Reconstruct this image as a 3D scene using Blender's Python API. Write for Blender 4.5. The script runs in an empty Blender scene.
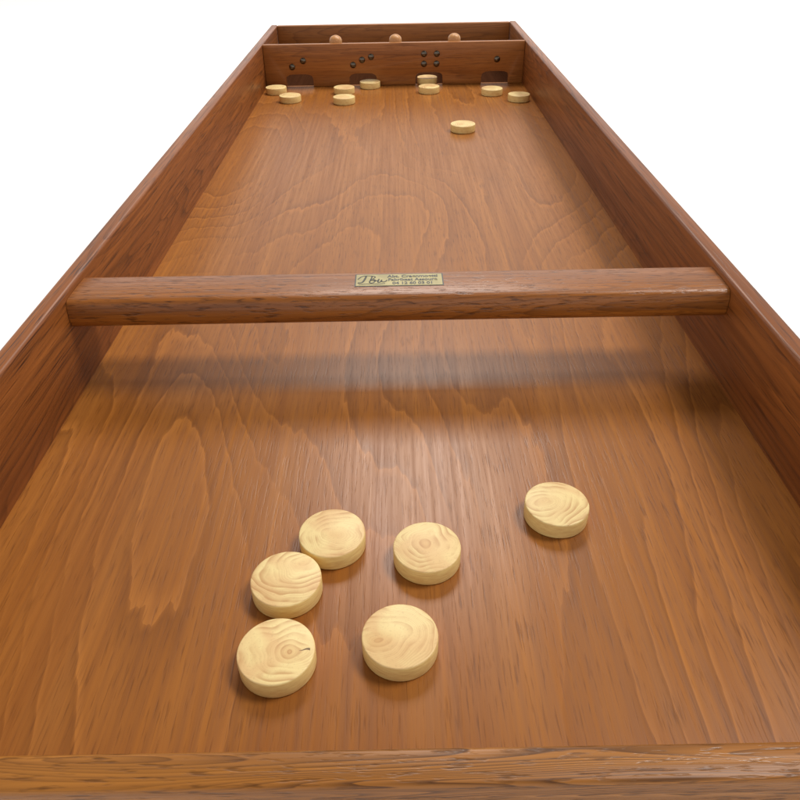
import bpy, bmesh, math
from mathutils import Vector, Matrix

scene = bpy.context.scene
COL = scene.collection
W = 0.64; HW = W/2; TH = 0.018; H = 0.098

# ------------------------------------------------------------ node helpers
class NT:
    def __init__(s, name):
        s.m = bpy.data.materials.new(name); s.m.use_nodes = True
        s.t = s.m.node_tree; s.n = s.t.nodes; s.l = s.t.links
        s.b = s.n["Principled BSDF"]
    def link(s, a, b): s.l.new(a, b)
    def put(s, sock, v):
        if isinstance(v, (int, float, tuple, list)): sock.default_value = v
        else: s.l.new(v, sock)
    def math(s, op, a, b=0.0, c=0.0, clamp=False):
        n = s.n.new("ShaderNodeMath"); n.operation = op; n.use_clamp = clamp
        s.put(n.inputs[0], a); s.put(n.inputs[1], b); s.put(n.inputs[2], c)
        return n.outputs[0]
    def obj(s):
        return s.n.new("ShaderNodeTexCoord").outputs["Object"]
    def mapping(s, v, scale=(1,1,1), loc=(0,0,0)):
        n = s.n.new("ShaderNodeMapping"); s.link(v, n.inputs["Vector"])
        n.inputs["Scale"].default_value = scale; n.inputs["Location"].default_value = loc
        return n.outputs[0]
    def noise(s, v, scale=1.0, detail=2.0, rough=0.5, dist=0.0):
        n = s.n.new("ShaderNodeTexNoise"); s.link(v, n.inputs["Vector"])
        n.inputs["Scale"].default_value = scale; n.inputs["Detail"].default_value = detail
        n.inputs["Roughness"].default_value = rough; n.inputs["Distortion"].default_value = dist
        return n.outputs["Fac"]
    def rng(s, v, a, b, c=0.0, d=1.0):
        n = s.n.new("ShaderNodeMapRange"); s.put(n.inputs[0], v)
        for i, x in enumerate((a, b, c, d)): n.inputs[i+1].default_value = x
        return n.outputs[0]
    def mix(s, f, a, b, mode='MIX'):
        n = s.n.new("ShaderNodeMix"); n.data_type = 'RGBA'; n.blend_type = mode
        s.put(n.inputs[0], f)
        s.put(n.inputs[6], a if not isinstance(a, tuple) else (*a, 1)); s.put(n.inputs[7], b if not isinstance(b, tuple) else (*b, 1))
        return n.outputs[2]
    def bump(s, h, strength, dist):
        n = s.n.new("ShaderNodeBump"); s.link(h, n.inputs["Height"])
        n.inputs["Strength"].default_value = strength; n.inputs["Distance"].default_value = dist
        s.link(n.outputs[0], s.b.inputs["Normal"])

def perm(axis, across, along, third=None):
    third = across if third is None else third
    return {'X': (along, across, third), 'Y': (across, along, third)}[axis]

def wood(name, axis, light, mid, dark, figure=0.3, lines=60, figscale=(4, .8), pore=0.5,
         rough=0.3, spec=0.35, seed=0.0, bump=0.15, streak=0.4, power=5.0, pscale=(620, 26), fine=.45, pale=0.0):
    m = NT(name); o = m.obj(); L = (seed*3.1, seed*1.7, seed*2.3)
    warp = m.noise(m.mapping(o, perm(axis, 3, 1.2), L), 1.0, 2)
    fig = m.noise(m.mapping(o, perm(axis, *figscale), L), 1.0, 1.5, 0.4, 0.35)
    rag = m.noise(m.mapping(o, perm(axis, 90, 14), L), 1.0, 2)
    ph = m.math('ADD', m.math('MULTIPLY', fig, lines), m.math('MULTIPLY', rag, .45))
    fr = m.math('FRACT', ph)
    rise = m.math('POWER', fr, power)
    fall = m.rng(fr, .94, 1.0, 1.0, 0.0)
    saw = m.math('MULTIPLY', rise, fall)
    fade = m.rng(m.noise(m.mapping(o, perm(axis, 9, 2.5), (4+seed, 2, 1)), 1.0, 2), .36, .62, .12, 1.0)
    saw = m.math('MULTIPLY', m.math('MULTIPLY', saw, fade), figure)
    st = m.rng(m.noise(m.mapping(o, perm(axis, 38, 1.0), L), 1.0, 3, .6), .3, .7)
    st2 = m.rng(m.noise(m.mapping(o, perm(axis, 210, 4), L), 1.0, 2, .6), .3, .7)
    pr = m.rng(m.noise(m.mapping(o, perm(axis, *pscale), L), 1.0, 2, .6), .54, .70)
    pgate = m.rng(m.noise(m.mapping(o, perm(axis, 14, 3), (1, seed, 5)), 1.0, 2), .3, .7, .35, 1)
    prm = m.math('MULTIPLY', m.math('MULTIPLY', pr, pore), pgate)
    big = m.rng(warp, .3, .7)
    base = m.mix(m.math('MULTIPLY_ADD', st, streak, m.math('MULTIPLY', big, 1-streak)), light, mid)
    base = m.mix(m.math('MULTIPLY', st2, fine), base, m.mix(.55, mid, dark))
    if pale > 0:
        pl = m.math('MULTIPLY', m.math('MULTIPLY', m.rng(fr, .0, .16, 1, 0), fade), pale)
        base = m.mix(pl, base, tuple(min(1, c*1.5) for c in light))
    base = m.mix(saw, base, dark)
    base = m.mix(prm, base, dark)
    m.link(base, m.b.inputs["Base Color"])
    r = m.rng(st2, 0, 1, rough-.04, rough+.08)
    m.link(r, m.b.inputs["Roughness"])
    m.b.inputs["Specular IOR Level"].default_value = spec
    hgt = m.math('ADD', m.math('MULTIPLY', pr, -1), m.math('MULTIPLY', st2, .5))
    m.bump(hgt, bump, .0006)
    return m.m

mat_floor = wood("varnished_plywood", 'Y', (.415,.157,.030), (.285,.093,.015), (.105,.030,.005),
                 figure=.55, lines=26, figscale=(3.8, .8), pore=.65, rough=.32, spec=.33, seed=1.3, bump=.12, streak=.6, power=6, pale=.26, fine=.55,
                 pscale=(560, 34))
mat_wall = wood("stained_oak_side", 'Y', (.37,.120,.024), (.20,.056,.011), (.045,.012,.003),
                figure=.8, lines=34, figscale=(14, .8), pore=.95, rough=.38, spec=.3, seed=4.2, bump=.3, streak=.7, fine=.6, pscale=(420, 14))
mat_cross = wood("stained_oak_crosswise", 'X', (.40,.138,.022), (.23,.068,.011), (.045,.012,.003),
                 figure=.6, lines=30, figscale=(18, 1.2), pore=1.0, rough=.33, spec=.42, seed=7.7, bump=.4, streak=.65, fine=.55, pscale=(400, 60))
mat_gate = wood("stained_oak_gate", 'X', (.43,.160,.038), (.29,.095,.020), (.08,.022,.005),
                figure=.6, lines=28, figscale=(14, 1.0), pore=.7, rough=.36, spec=.3, seed=9.1, bump=.2, streak=.6)
mat_comp_shade = wood("shade_dark_bottom", 'Y', (.060,.020,.007), (.04,.013,.005), (.02,.007,.003), rough=.9, spec=.02, seed=5.1, bump=.02)  # shade seen through the gate openings, put into the wood colour
mat_rail = wood("golden_oak_rail", 'X', (.46,.185,.034), (.26,.088,.014), (.045,.013,.003),
                figure=.9, lines=60, figscale=(34, 1.4), pore=1.0, rough=.34, spec=.34, seed=2.9, bump=.4, streak=.6, fine=.5, power=2.2, pscale=(420,50))
mat_peg = wood("beech_divider", 'Y', (.60,.32,.13), (.48,.22,.075), (.22,.08,.02), rough=.35, seed=3)

def plain(name, col, rough=.5, metal=0.0, var=.1):
    m = NT(name)
    n = m.rng(m.noise(m.obj(), 60, 3), .3, .7)
    c = m.mix(n, col, tuple(x*(1-var) for x in col))
    m.link(c, m.b.inputs["Base Color"]); m.b.inputs["Roughness"].default_value = rough
    m.b.inputs["Metallic"].default_value = metal
    return m.m
mat_stud = plain("dark_bronze", (.16,.13,.10), .28, 1.0, .3)
mat_plate = plain("brass_foil", (.36,.30,.13), .4, .3, .3)
mat_ink = plain("black_ink", (.015,.013,.010), .4)
mat_white = plain("white_paper", (.93,.93,.93), .9, 0, .01)
mat_white.node_tree.nodes["Principled BSDF"].inputs["Specular IOR Level"].default_value = .1

def disc_mat():
    m = NT("pale_end_grain"); o = m.obj()
    oi = m.n.new("ShaderNodeObjectInfo")
    sc = m.n.new("ShaderNodeSeparateColor"); m.link(oi.outputs["Color"], sc.inputs[0])
    sx = m.n.new("ShaderNodeSeparateXYZ"); m.link(o, sx.inputs[0])
    off = m.n.new("ShaderNodeCombineXYZ")
    m.link(m.math('MULTIPLY', sc.outputs[2], 37), off.inputs[0])
    m.link(m.math('MULTIPLY', sc.outputs[2], 91), off.inputs[1])
    vs = m.n.new("ShaderNodeVectorMath"); vs.operation = 'ADD'; m.link(o, vs.inputs[0]); m.link(off.outputs[0], vs.inputs[1])
    v = vs.outputs[0]
    cx = m.math('MULTIPLY_ADD', sc.outputs[0], .05, -.025)
    cy = m.math('MULTIPLY_ADD', sc.outputs[1], .05, -.025)
    dx = m.math('SUBTRACT', sx.outputs[0], cx); dy = m.math('SUBTRACT', sx.outputs[1], cy)
    wx = m.math('MULTIPLY_ADD', m.noise(v, 36, 1), .020, -.010)
    wy = m.math('MULTIPLY_ADD', m.noise(m.mapping(v, (1,1,1), (5,3,1)), 36, 1), .020, -.010)
    dx2 = m.math('ADD', dx, wx); dy2 = m.math('ADD', m.math('MULTIPLY', dy, 1.25), wy)
    d = m.math('SQRT', m.math('ADD', m.math('MULTIPLY', dx2, dx2), m.math('MULTIPLY', dy2, dy2)))
    ph = m.math('ADD', m.math('DIVIDE', d, .0058), m.math('MULTIPLY', m.noise(m.mapping(v, (1,1,1), (2,8,1)), 50, 1), 1.8))
    f0 = m.math('FRACT', ph)
    fr = m.math('MULTIPLY', m.math('POWER', f0, 1.8), m.rng(f0, .84, 1, 1, 0))
    f1 = m.math('FRACT', m.math('MULTIPLY', ph, 3.3))
    fr2 = m.math('MULTIPLY', f1, m.rng(f1, .8, 1, 1, 0))
    amp = m.rng(m.noise(v, 48, 2), .42, .60, .06, 1.0)
    amp2 = m.rng(m.noise(m.mapping(v, (1,1,1), (9,1,4)), 45, 1), .40, .7, .05, .42)
    ring = m.math('MULTIPLY', fr, amp)
    patch = m.rng(m.noise(v, 30, 2, .5, .8), .44, .62)
    heart = m.rng(d, .0, .012, .55, 0)
    base = m.mix(m.math('MULTIPLY', patch, .65), (.80,.62,.29), (.70,.43,.20))
    base = m.mix(heart, base, (.62,.35,.13))
    base = m.mix(m.math('MULTIPLY', fr2, amp2), base, (.48,.26,.10))
    base = m.mix(ring, base, (.46,.22,.08))
    spk = m.rng(m.noise(v, 700, 2), .58, .75, 0, .3)
    base = m.mix(spk, base, (.45,.28,.13))
    a = m.math('LESS_THAN', m.math('ABSOLUTE', m.math('SUBTRACT', dy, m.math('MULTIPLY', m.math('SINE', m.math('MULTIPLY', dx, 700)), .0006))),
               m.rng(dx, .006, .013, .0001, .0009))
    b = m.math('LESS_THAN', m.math('ABSOLUTE', m.math('SUBTRACT', dx, .0095)), .0035)
    en = m.math('LESS_THAN', oi.outputs["Alpha"], .5)
    base = m.mix(m.math('MULTIPLY', m.math('MULTIPLY', a, b), en), base, (.16,.09,.04))
    geo = m.n.new("ShaderNodeNewGeometry"); 
    tn = m.n.new("ShaderNodeVectorTransform"); tn.vector_type='NORMAL'; tn.convert_from='WORLD'; tn.convert_to='OBJECT'
    m.link(geo.outputs["True Normal"], tn.inputs[0])
    sn = m.n.new("ShaderNodeSeparateXYZ"); m.link(tn.outputs[0], sn.inputs[0])
    side = m.math('LESS_THAN', m.math('ABSOLUTE', sn.outputs[2]), .6)
    sidec = m.mix(m.rng(m.noise(m.mapping(v, (1,1,6)), 120, 3), .3, .7), (.88,.68,.28), (.74,.50,.19))
    base = m.mix(side, base, sidec)
    m.link(base, m.b.inputs["Base Color"])
    m.b.inputs["Roughness"].default_value = .42; m.b.inputs["Specular IOR Level"].default_value = .3
    m.bump(m.noise(v, 900, 3), .08, .0004)
    return m.m
mat_disc = disc_mat()

# ------------------------------------------------------------ mesh helpers
def finish(name, bm, mat, parent=None, bevel=0.0, segs=3, loc=(0,0,0), angle=35):
    if bevel > 0:
        es = [e for e in bm.edges if len(e.link_faces) == 2 and e.calc_face_angle(0) > math.radians(25)]
        bmesh.ops.bevel(bm, geom=es, offset=bevel, segments=segs, profile=.5, affect='EDGES', clamp_overlap=True)
    bmesh.ops.recalc_face_normals(bm, faces=bm.faces)
    me = bpy.data.meshes.new(name); bm.to_mesh(me); bm.free()
    me.shade_smooth(); me.set_sharp_from_angle(angle=math.radians(angle))
    me.materials.append(mat)
    ob = bpy.data.objects.new(name, me); COL.objects.link(ob)
    ob.location = loc
    if parent: ob.parent = parent
    return ob

def box(bm, x0, x1, y0, y1, z0, z1):
    r = bmesh.ops.create_cube(bm, size=1)
    bmesh.ops.scale(bm, vec=(x1-x0, y1-y0, z1-z0), verts=r['verts'])
    bmesh.ops.translate(bm, vec=((x0+x1)/2, (y0+y1)/2, (z0+z1)/2), verts=r['verts'])

def extrude_poly(bm, pts, vec):
    vs = [bm.verts.new(p) for p in pts]; f = bm.faces.new(vs)
    r = bmesh.ops.extrude_face_region(bm, geom=[f])
    bmesh.ops.translate(bm, vec=vec, verts=[g for g in r['geom'] if isinstance(g, bmesh.types.BMVert)])

Y0, YG, YB = 0.192, 1.926, 2.205
# ------------------------------------------------------------ the board
board = bpy.data.objects.new("shuffleboard", None); COL.objects.link(board)
board.empty_display_size = .1; board.location = (0, 1.2, -0.014)
board["label"] = "long brown varnished wooden shuffleboard tray with crossbar and gates"
board["category"] = "shuffleboard"
def attach(ob):
    ob.parent = board; ob.matrix_parent_inverse = Matrix.Translation(board.location).inverted(); return ob

bm = bmesh.new(); box(bm, -HW-.004, HW+.004, Y0+.004, YG+.013, -.010, 0)
attach(finish("playing_surface", bm, mat_floor))
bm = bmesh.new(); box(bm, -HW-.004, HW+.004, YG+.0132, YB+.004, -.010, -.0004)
attach(finish("compartment_bottom", bm, mat_comp_shade))
for s in (-1, 1):
    bm = bmesh.new(); a, b = sorted((s*(HW), s*(HW+TH))); box(bm, a, b, Y0-.02, YB+TH, -.0135, H)
    o = attach(finish("side_wall", bm, mat_wall, bevel=.0035, segs=4))
bm = bmesh.new(); box(bm, -HW+.0004, HW-.0004, YB, YB+TH-.0005, -.0135, H-.001)
attach(finish("back_wall", bm, mat_gate, bevel=.0014))
bm = bmesh.new(); box(bm, -HW+.0004, HW-.0004, Y0, Y0+.022, -.0135, .020)
attach(finish("front_rail", bm, mat_rail, bevel=.003, segs=4))

# crossbar
bm = bmesh.new()
prof = [(.673,.0890),(.6722,.0902),(.6700,.0908),(.645,.0912),(.6255,.0908),(.6220,.0899),(.6195,.0880),(.6180,.0855),
        (.6165,.076),(.6165,.071),(.6180,.0655),(.6210,.0628),(.626,.0620),(.668,.0620),(.673,.066)]
extrude_poly(bm, [(-HW+.0005, y, z) for y, z in prof], (W-.001, 0, 0))
bar = attach(finish("crossbar", bm, mat_cross, angle=50))

# name plate on the crossbar
parts = []
PZ = .09135; PX = .0012; PY = .6530
def prism(x0, x1, y0, y1, z0, z1, mat):
    bm = bmesh.new(); box(bm, x0, x1, y0, y1, z0, z1)
    me = bpy.data.meshes.new("p"); bm.to_mesh(me); bm.free(); me.materials.append(mat)
    o = bpy.data.objects.new("p", me); COL.objects.link(o); parts.append(o)
hw, hh = .044, .0135
prism(PX-hw, PX+hw, PY-hh, PY+hh, PZ-.0015, PZ, mat_ink)
prism(PX-hw+.0012, PX+hw-.0012, PY-hh+.0012, PY+hh-.0012, PZ-.001, PZ+.0002, mat_plate)
def text(s, x, y, size, sx=1.0, shear=0.0, align='CENTER', off=0.0):
    cu = bpy.data.curves.new("t", 'FONT'); cu.body = s; cu.size = size; cu.align_x = align
    cu.shear = shear; cu.offset = off; cu.extrude = .00005
    o = bpy.data.objects.new("t", cu); COL.objects.link(o)
    o.location = (x, y, PZ+.0003); o.scale = (sx, 1, 1)
    bpy.context.view_layer.update()
    dg = bpy.context.evaluated_depsgraph_get()
    me = bpy.data.meshes.new_from_object(o.evaluated_get(dg)); me.transform(o.matrix_world)
    me.materials.clear(); me.materials.append(mat_ink)
    bpy.data.objects.remove(o)
    q = bpy.data.objects.new("p", me); COL.objects.link(q); parts.append(q)
text("Abt. Craenmoetti", PX+.0135, PY+.0050, .0078, .90, 0, off=.00022)
text("Fabrikaat Assoure", PX+.0135, PY-.0024, .0078, .86, 0, off=.00022)
text("04 12 60 03 01", PX+.0135, PY-.0098, .0072, .92, 0, off=.00022)
def stroke(pts, r):
    cu = bpy.data.curves.new("s", 'CURVE'); cu.dimensions = '3D'; cu.bevel_depth = r; cu.bevel_resolution = 1
    sp = cu.splines.new('NURBS'); sp.points.add(len(pts)-1); sp.use_endpoint_u = True; sp.order_u = 3
    for p, q in zip(sp.points, pts): p.co = (PX+q[0], PY+q[1], 0, 1)
    o = bpy.data.objects.new("s", cu); COL.objects.link(o); bpy.context.view_layer.update()
    me = bpy.data.meshes.new_from_object(o.evaluated_get(bpy.context.evaluated_depsgraph_get()))
    me.transform(Matrix.Translation((0,0,PZ+.0003)) @ Matrix.Diagonal((1,1,.3,1)))
    me.materials.clear(); me.materials.append(mat_ink)
    bpy.data.objects.remove(o); q = bpy.data.objects.new("p", me); COL.objects.link(q); parts.append(q)
stroke([(-.041,.002),(-.038,.009),(-.030,.010),(-.022,.007),(-.026,.003)], .0006)
stroke([(-.033,.009),(-.034,.002),(-.037,-.007),(-.041,-.006)], .0009)
stroke([(-.027,.008),(-.028,.001),(-.030,-.006),(-.026,-.007),(-.023,-.001),(-.026,.002),(-.030,-.001),(-.020,-.002)], .0007)
stroke([(-.020,.002),(-.022,-.005),(-.019,-.006),(-.017,.001),(-.018,-.004),(-.014,-.005),(-.012,-.001)], .0007)
stroke([(-.040,-.0095),(-.030,-.008),(-.020,-.0095),(-.014,-.008)], .0005)
bm = bmesh.new(); mats = [mat_plate, mat_ink]
for p in parts:
    n0 = len(bm.faces); bm.from_mesh(p.data); bm.faces.ensure_lookup_table()
    idx = mats.index(p.data.materials[0])
    for f in bm.faces[n0:]: f.material_index = idx
    bpy.data.objects.remove(p)
me = bpy.data.meshes.new("name_plate"); bm.to_mesh(me); bm.free()
for k in mats: me.materials.append(k)
npl = bpy.data.objects.new("name_plate", me); COL.objects.link(npl)
npl.parent = bar; npl["label"] = "small brass plate with black lettering and cursive emblem"

# gate plate with four arched openings
gates = [-.236, -.078, .0865, .2505]; gw, gh = .034, .029
pts = [(-HW+.0005, .0006)]
for g in gates:
    pts.append((g-gw, .0006)); 
    for k in range(0, 13):
        a = math.pi - math.pi*k/12
        ca, sa = math.cos(a), math.sin(a)
        x = g + gw*math.copysign(abs(ca)**.55, ca); z = .012 + (gh-.012)*abs(sa)**.55
        if k in (0, 12): z = .012
        pts.append((x, z))
    pts.append((g+gw, .0006))
pts += [(HW-.0005, .0006), (HW-.0005, .096), (-HW+.0005, .096)]
bm = bmesh.new(); extrude_poly(bm, [(x, YG, z) for x, z in pts], (0, .014, 0))
gate = attach(finish("gate_plate", bm, mat_gate, bevel=.0007, segs=2))

studs = [(-.252,.046),(-.224,.0595),(-.1014,.0484),(-.0787,.0595),(-.0564,.066),
         (.0736,.0706),(.105,.0706),(.0734,.048),(.1045,.048),(.2535,.056)]
bm = bmesh.new(); bmesh.ops.create_uvsphere(bm, u_segments=24, v_segments=12, radius=.0074)
bmesh.ops.scale(bm, vec=(1,.6,1), verts=bm.verts)
bmesh.ops.bisect_plane(bm, geom=bm.verts[:]+bm.edges[:]+bm.faces[:], plane_co=(0,0,0), plane_no=(0,1,0), clear_outer=True)
st0 = finish("stud", bm, mat_stud)
for i, (x, z) in enumerate(studs):
    s = st0 if i == 0 else st0.copy()
    if i: COL.objects.link(s)
    s.location = (x, YG+.0001, z); s.parent = gate

# dividers between the scoring compartments: low board with a domed post at the gate plate
bm = bmesh.new()
ya, yb = YG+.0305, YB-.0005
extrude_poly(bm, [(-.006, y, z) for y, z in [(ya-.006,.0008),(ya-.006,.07),(ya+.06,.052),(yb,.048),(yb,.0008)]], (.012, 0, 0))
rr = .0155; rings = []
prof2 = [(rr, .0008), (rr, .098)] + [(rr*math.cos(t), .098+.013*math.sin(t)) for t in [math.pi/2*k/7 for k in range(1, 7)]]
for r_, z_ in prof2:
    rings.append([bm.verts.new((r_*math.cos(2*math.pi*k/32), ya+r_*math.sin(2*math.pi*k/32), z_)) for k in range(32)])
for a, b in zip(rings, rings[1:]):
    for k in range(32): bm.faces.new((a[k], a[(k+1)%32], b[(k+1)%32], b[k]))
top = bm.verts.new((0, ya, .111))
for k in range(32): bm.faces.new((rings[-1][k], rings[-1][(k+1)%32], top))
bm.faces.new(rings[0][::-1])
dv0 = finish("divider", bm, mat_peg, angle=40)
for i, x in enumerate((-.143, .004, .149)):
    d = dv0 if i == 0 else dv0.copy()
    if i: COL.objects.link(d)
    d.location.x = x; attach(d)

# ------------------------------------------------------------ discs
bm = bmesh.new(); R, T = .0251, .014
bmesh.ops.create_cone(bm, cap_ends=True, segments=96, radius1=R, radius2=R, depth=T)
bmesh.ops.translate(bm, vec=(0,0,T/2), verts=bm.verts)
disc0 = finish("wooden_disc", bm, mat_disc, bevel=.0010, segs=3)
far = "pale round wooden disc lying before the gate plate"
discs = [ # x, y, ring centre (u,v), rot, check, label
 (-.0533,.385,(.60,.45),.2,0,"pale wooden disc touching another disc, curved rings on top"),
 (-.0831,.3415,(.78,.66),.3,0,"pale wooden disc with a swirling knot near its rim"),
 (.0181,.3692,(.52,.60),.1,0,"pale yellow wooden disc with small heart in the centre"),
 (.1224,.4122,(.35,.62),.5,0,"pale wooden disc lying apart from the near group"),
 (-.0825,.2823,(.68,.50),.0,1,"pale wooden disc with rings and a short dark crack"),
 (-.0027,.2921,(.22,.50),.2,0,"pale wooden disc with arched rings beside the cracked disc"),
 (-.2875,1.864,(.2,.5),1.0,0,"pale wooden disc against the side wall near the gates"),
 (-.244,1.7795,(.4,.5),2.0,0,far),
 (-.1218,1.8514,(.4,.2),.7,0,far),
 (-.1168,1.756,(.7,.5),2.7,0,far),
 (-.0605,1.908,(.3,.5),3.7,0,"pale wooden disc half inside a gate opening"),
 (.0825,1.947,(.3,.7),1.7,0,"pale wooden disc lodged inside a gate opening"),
 (.083,1.846,(.5,.3),.9,0,"pale wooden disc lying just before a gate opening"),
 (.231,1.814,(.5,.8),2.9,0,far),
 (.286,1.752,(.2,.2),3.9,0,"pale wooden disc close to the side wall near the gates"),
 (.1375,1.511,(.6,.4),4.9,0,"single pale wooden disc short of the other far discs"),
]
for i, (x, y, c, r, chk, lab) in enumerate(discs):
    d = disc0 if i == 0 else disc0.copy()
    if i: COL.objects.link(d)
    d.location = (x, y, .0002); d.rotation_euler = (0, 0, r)
    d.color = (c[0], c[1], (i*.377+.13) % 1, 0 if chk else 1)
    d["label"] = lab; d["category"] = "disc"; d["group"] = "pale wooden shuffleboard discs"

# ------------------------------------------------------------ setting
bm = bmesh.new(); bmesh.ops.create_grid(bm, x_segments=2, y_segments=2, size=14)
fl = finish("floor", bm, mat_white, loc=(0, 4, -.0142)); fl["kind"] = "structure"

w = bpy.data.worlds.new("World"); scene.world = w; w.use_nodes = True
nt = w.node_tree; bg = nt.nodes["Background"]
tc = nt.nodes.new("ShaderNodeTexCoord"); sp = nt.nodes.new("ShaderNodeSeparateXYZ"); nt.links.new(tc.outputs["Generated"], sp.inputs[0])
mr = nt.nodes.new("ShaderNodeMapRange"); nt.links.new(sp.outputs[2], mr.inputs[0])
for i, v in enumerate((0.0, .8, 1.5, .20)): mr.inputs[i+1].default_value = v
nt.links.new(mr.outputs[0], bg.inputs["Strength"]); bg.inputs["Color"].default_value = (1, .985, .96, 1)

def sun(name, strength, angle, rot, col=(1,1,1)):
    l = bpy.data.lights.new(name, 'SUN'); l.energy = strength; l.angle = math.radians(angle); l.color = col
    o = bpy.data.objects.new(name, l); COL.objects.link(o); o.rotation_euler = [math.radians(a) for a in rot]
sun("key_lamp", 2.05, 18, (-10, 30, 0), (1, .98, .94))
# soft box beyond the board, giving the sheen on the near half
l = bpy.data.lights.new("soft_box", 'AREA'); l.shape = 'RECTANGLE'; l.size = .9; l.size_y = .8; l.energy = 40; l.color = (1, .96, .90)
o = bpy.data.objects.new("soft_box", l); COL.objects.link(o); o.location = (.12, 2.8, 2.25)
o.rotation_euler = (Vector((0, .5, 0)) - o.location).to_track_quat('-Z', 'Y').to_euler()

# ------------------------------------------------------------ camera
f, ph, h = 720.0, math.atan(518/720), .4134
cam = bpy.data.cameras.new("camera"); co = bpy.data.objects.new("camera", cam); COL.objects.link(co)
cam.sensor_width = 36; cam.lens = 36*f/800; cam.clip_start = .01; cam.clip_end = 100
co.matrix_world = Matrix.Translation((0, 0, h)) @ Matrix.Rotation(math.pi/2-ph, 4, 'X') @ Matrix.Rotation(math.radians(-1.0), 4, 'Z')
scene.camera = co
scene.view_settings.view_transform = 'Standard'; scene.view_settings.look = 'None'; scene.view_settings.exposure = 0
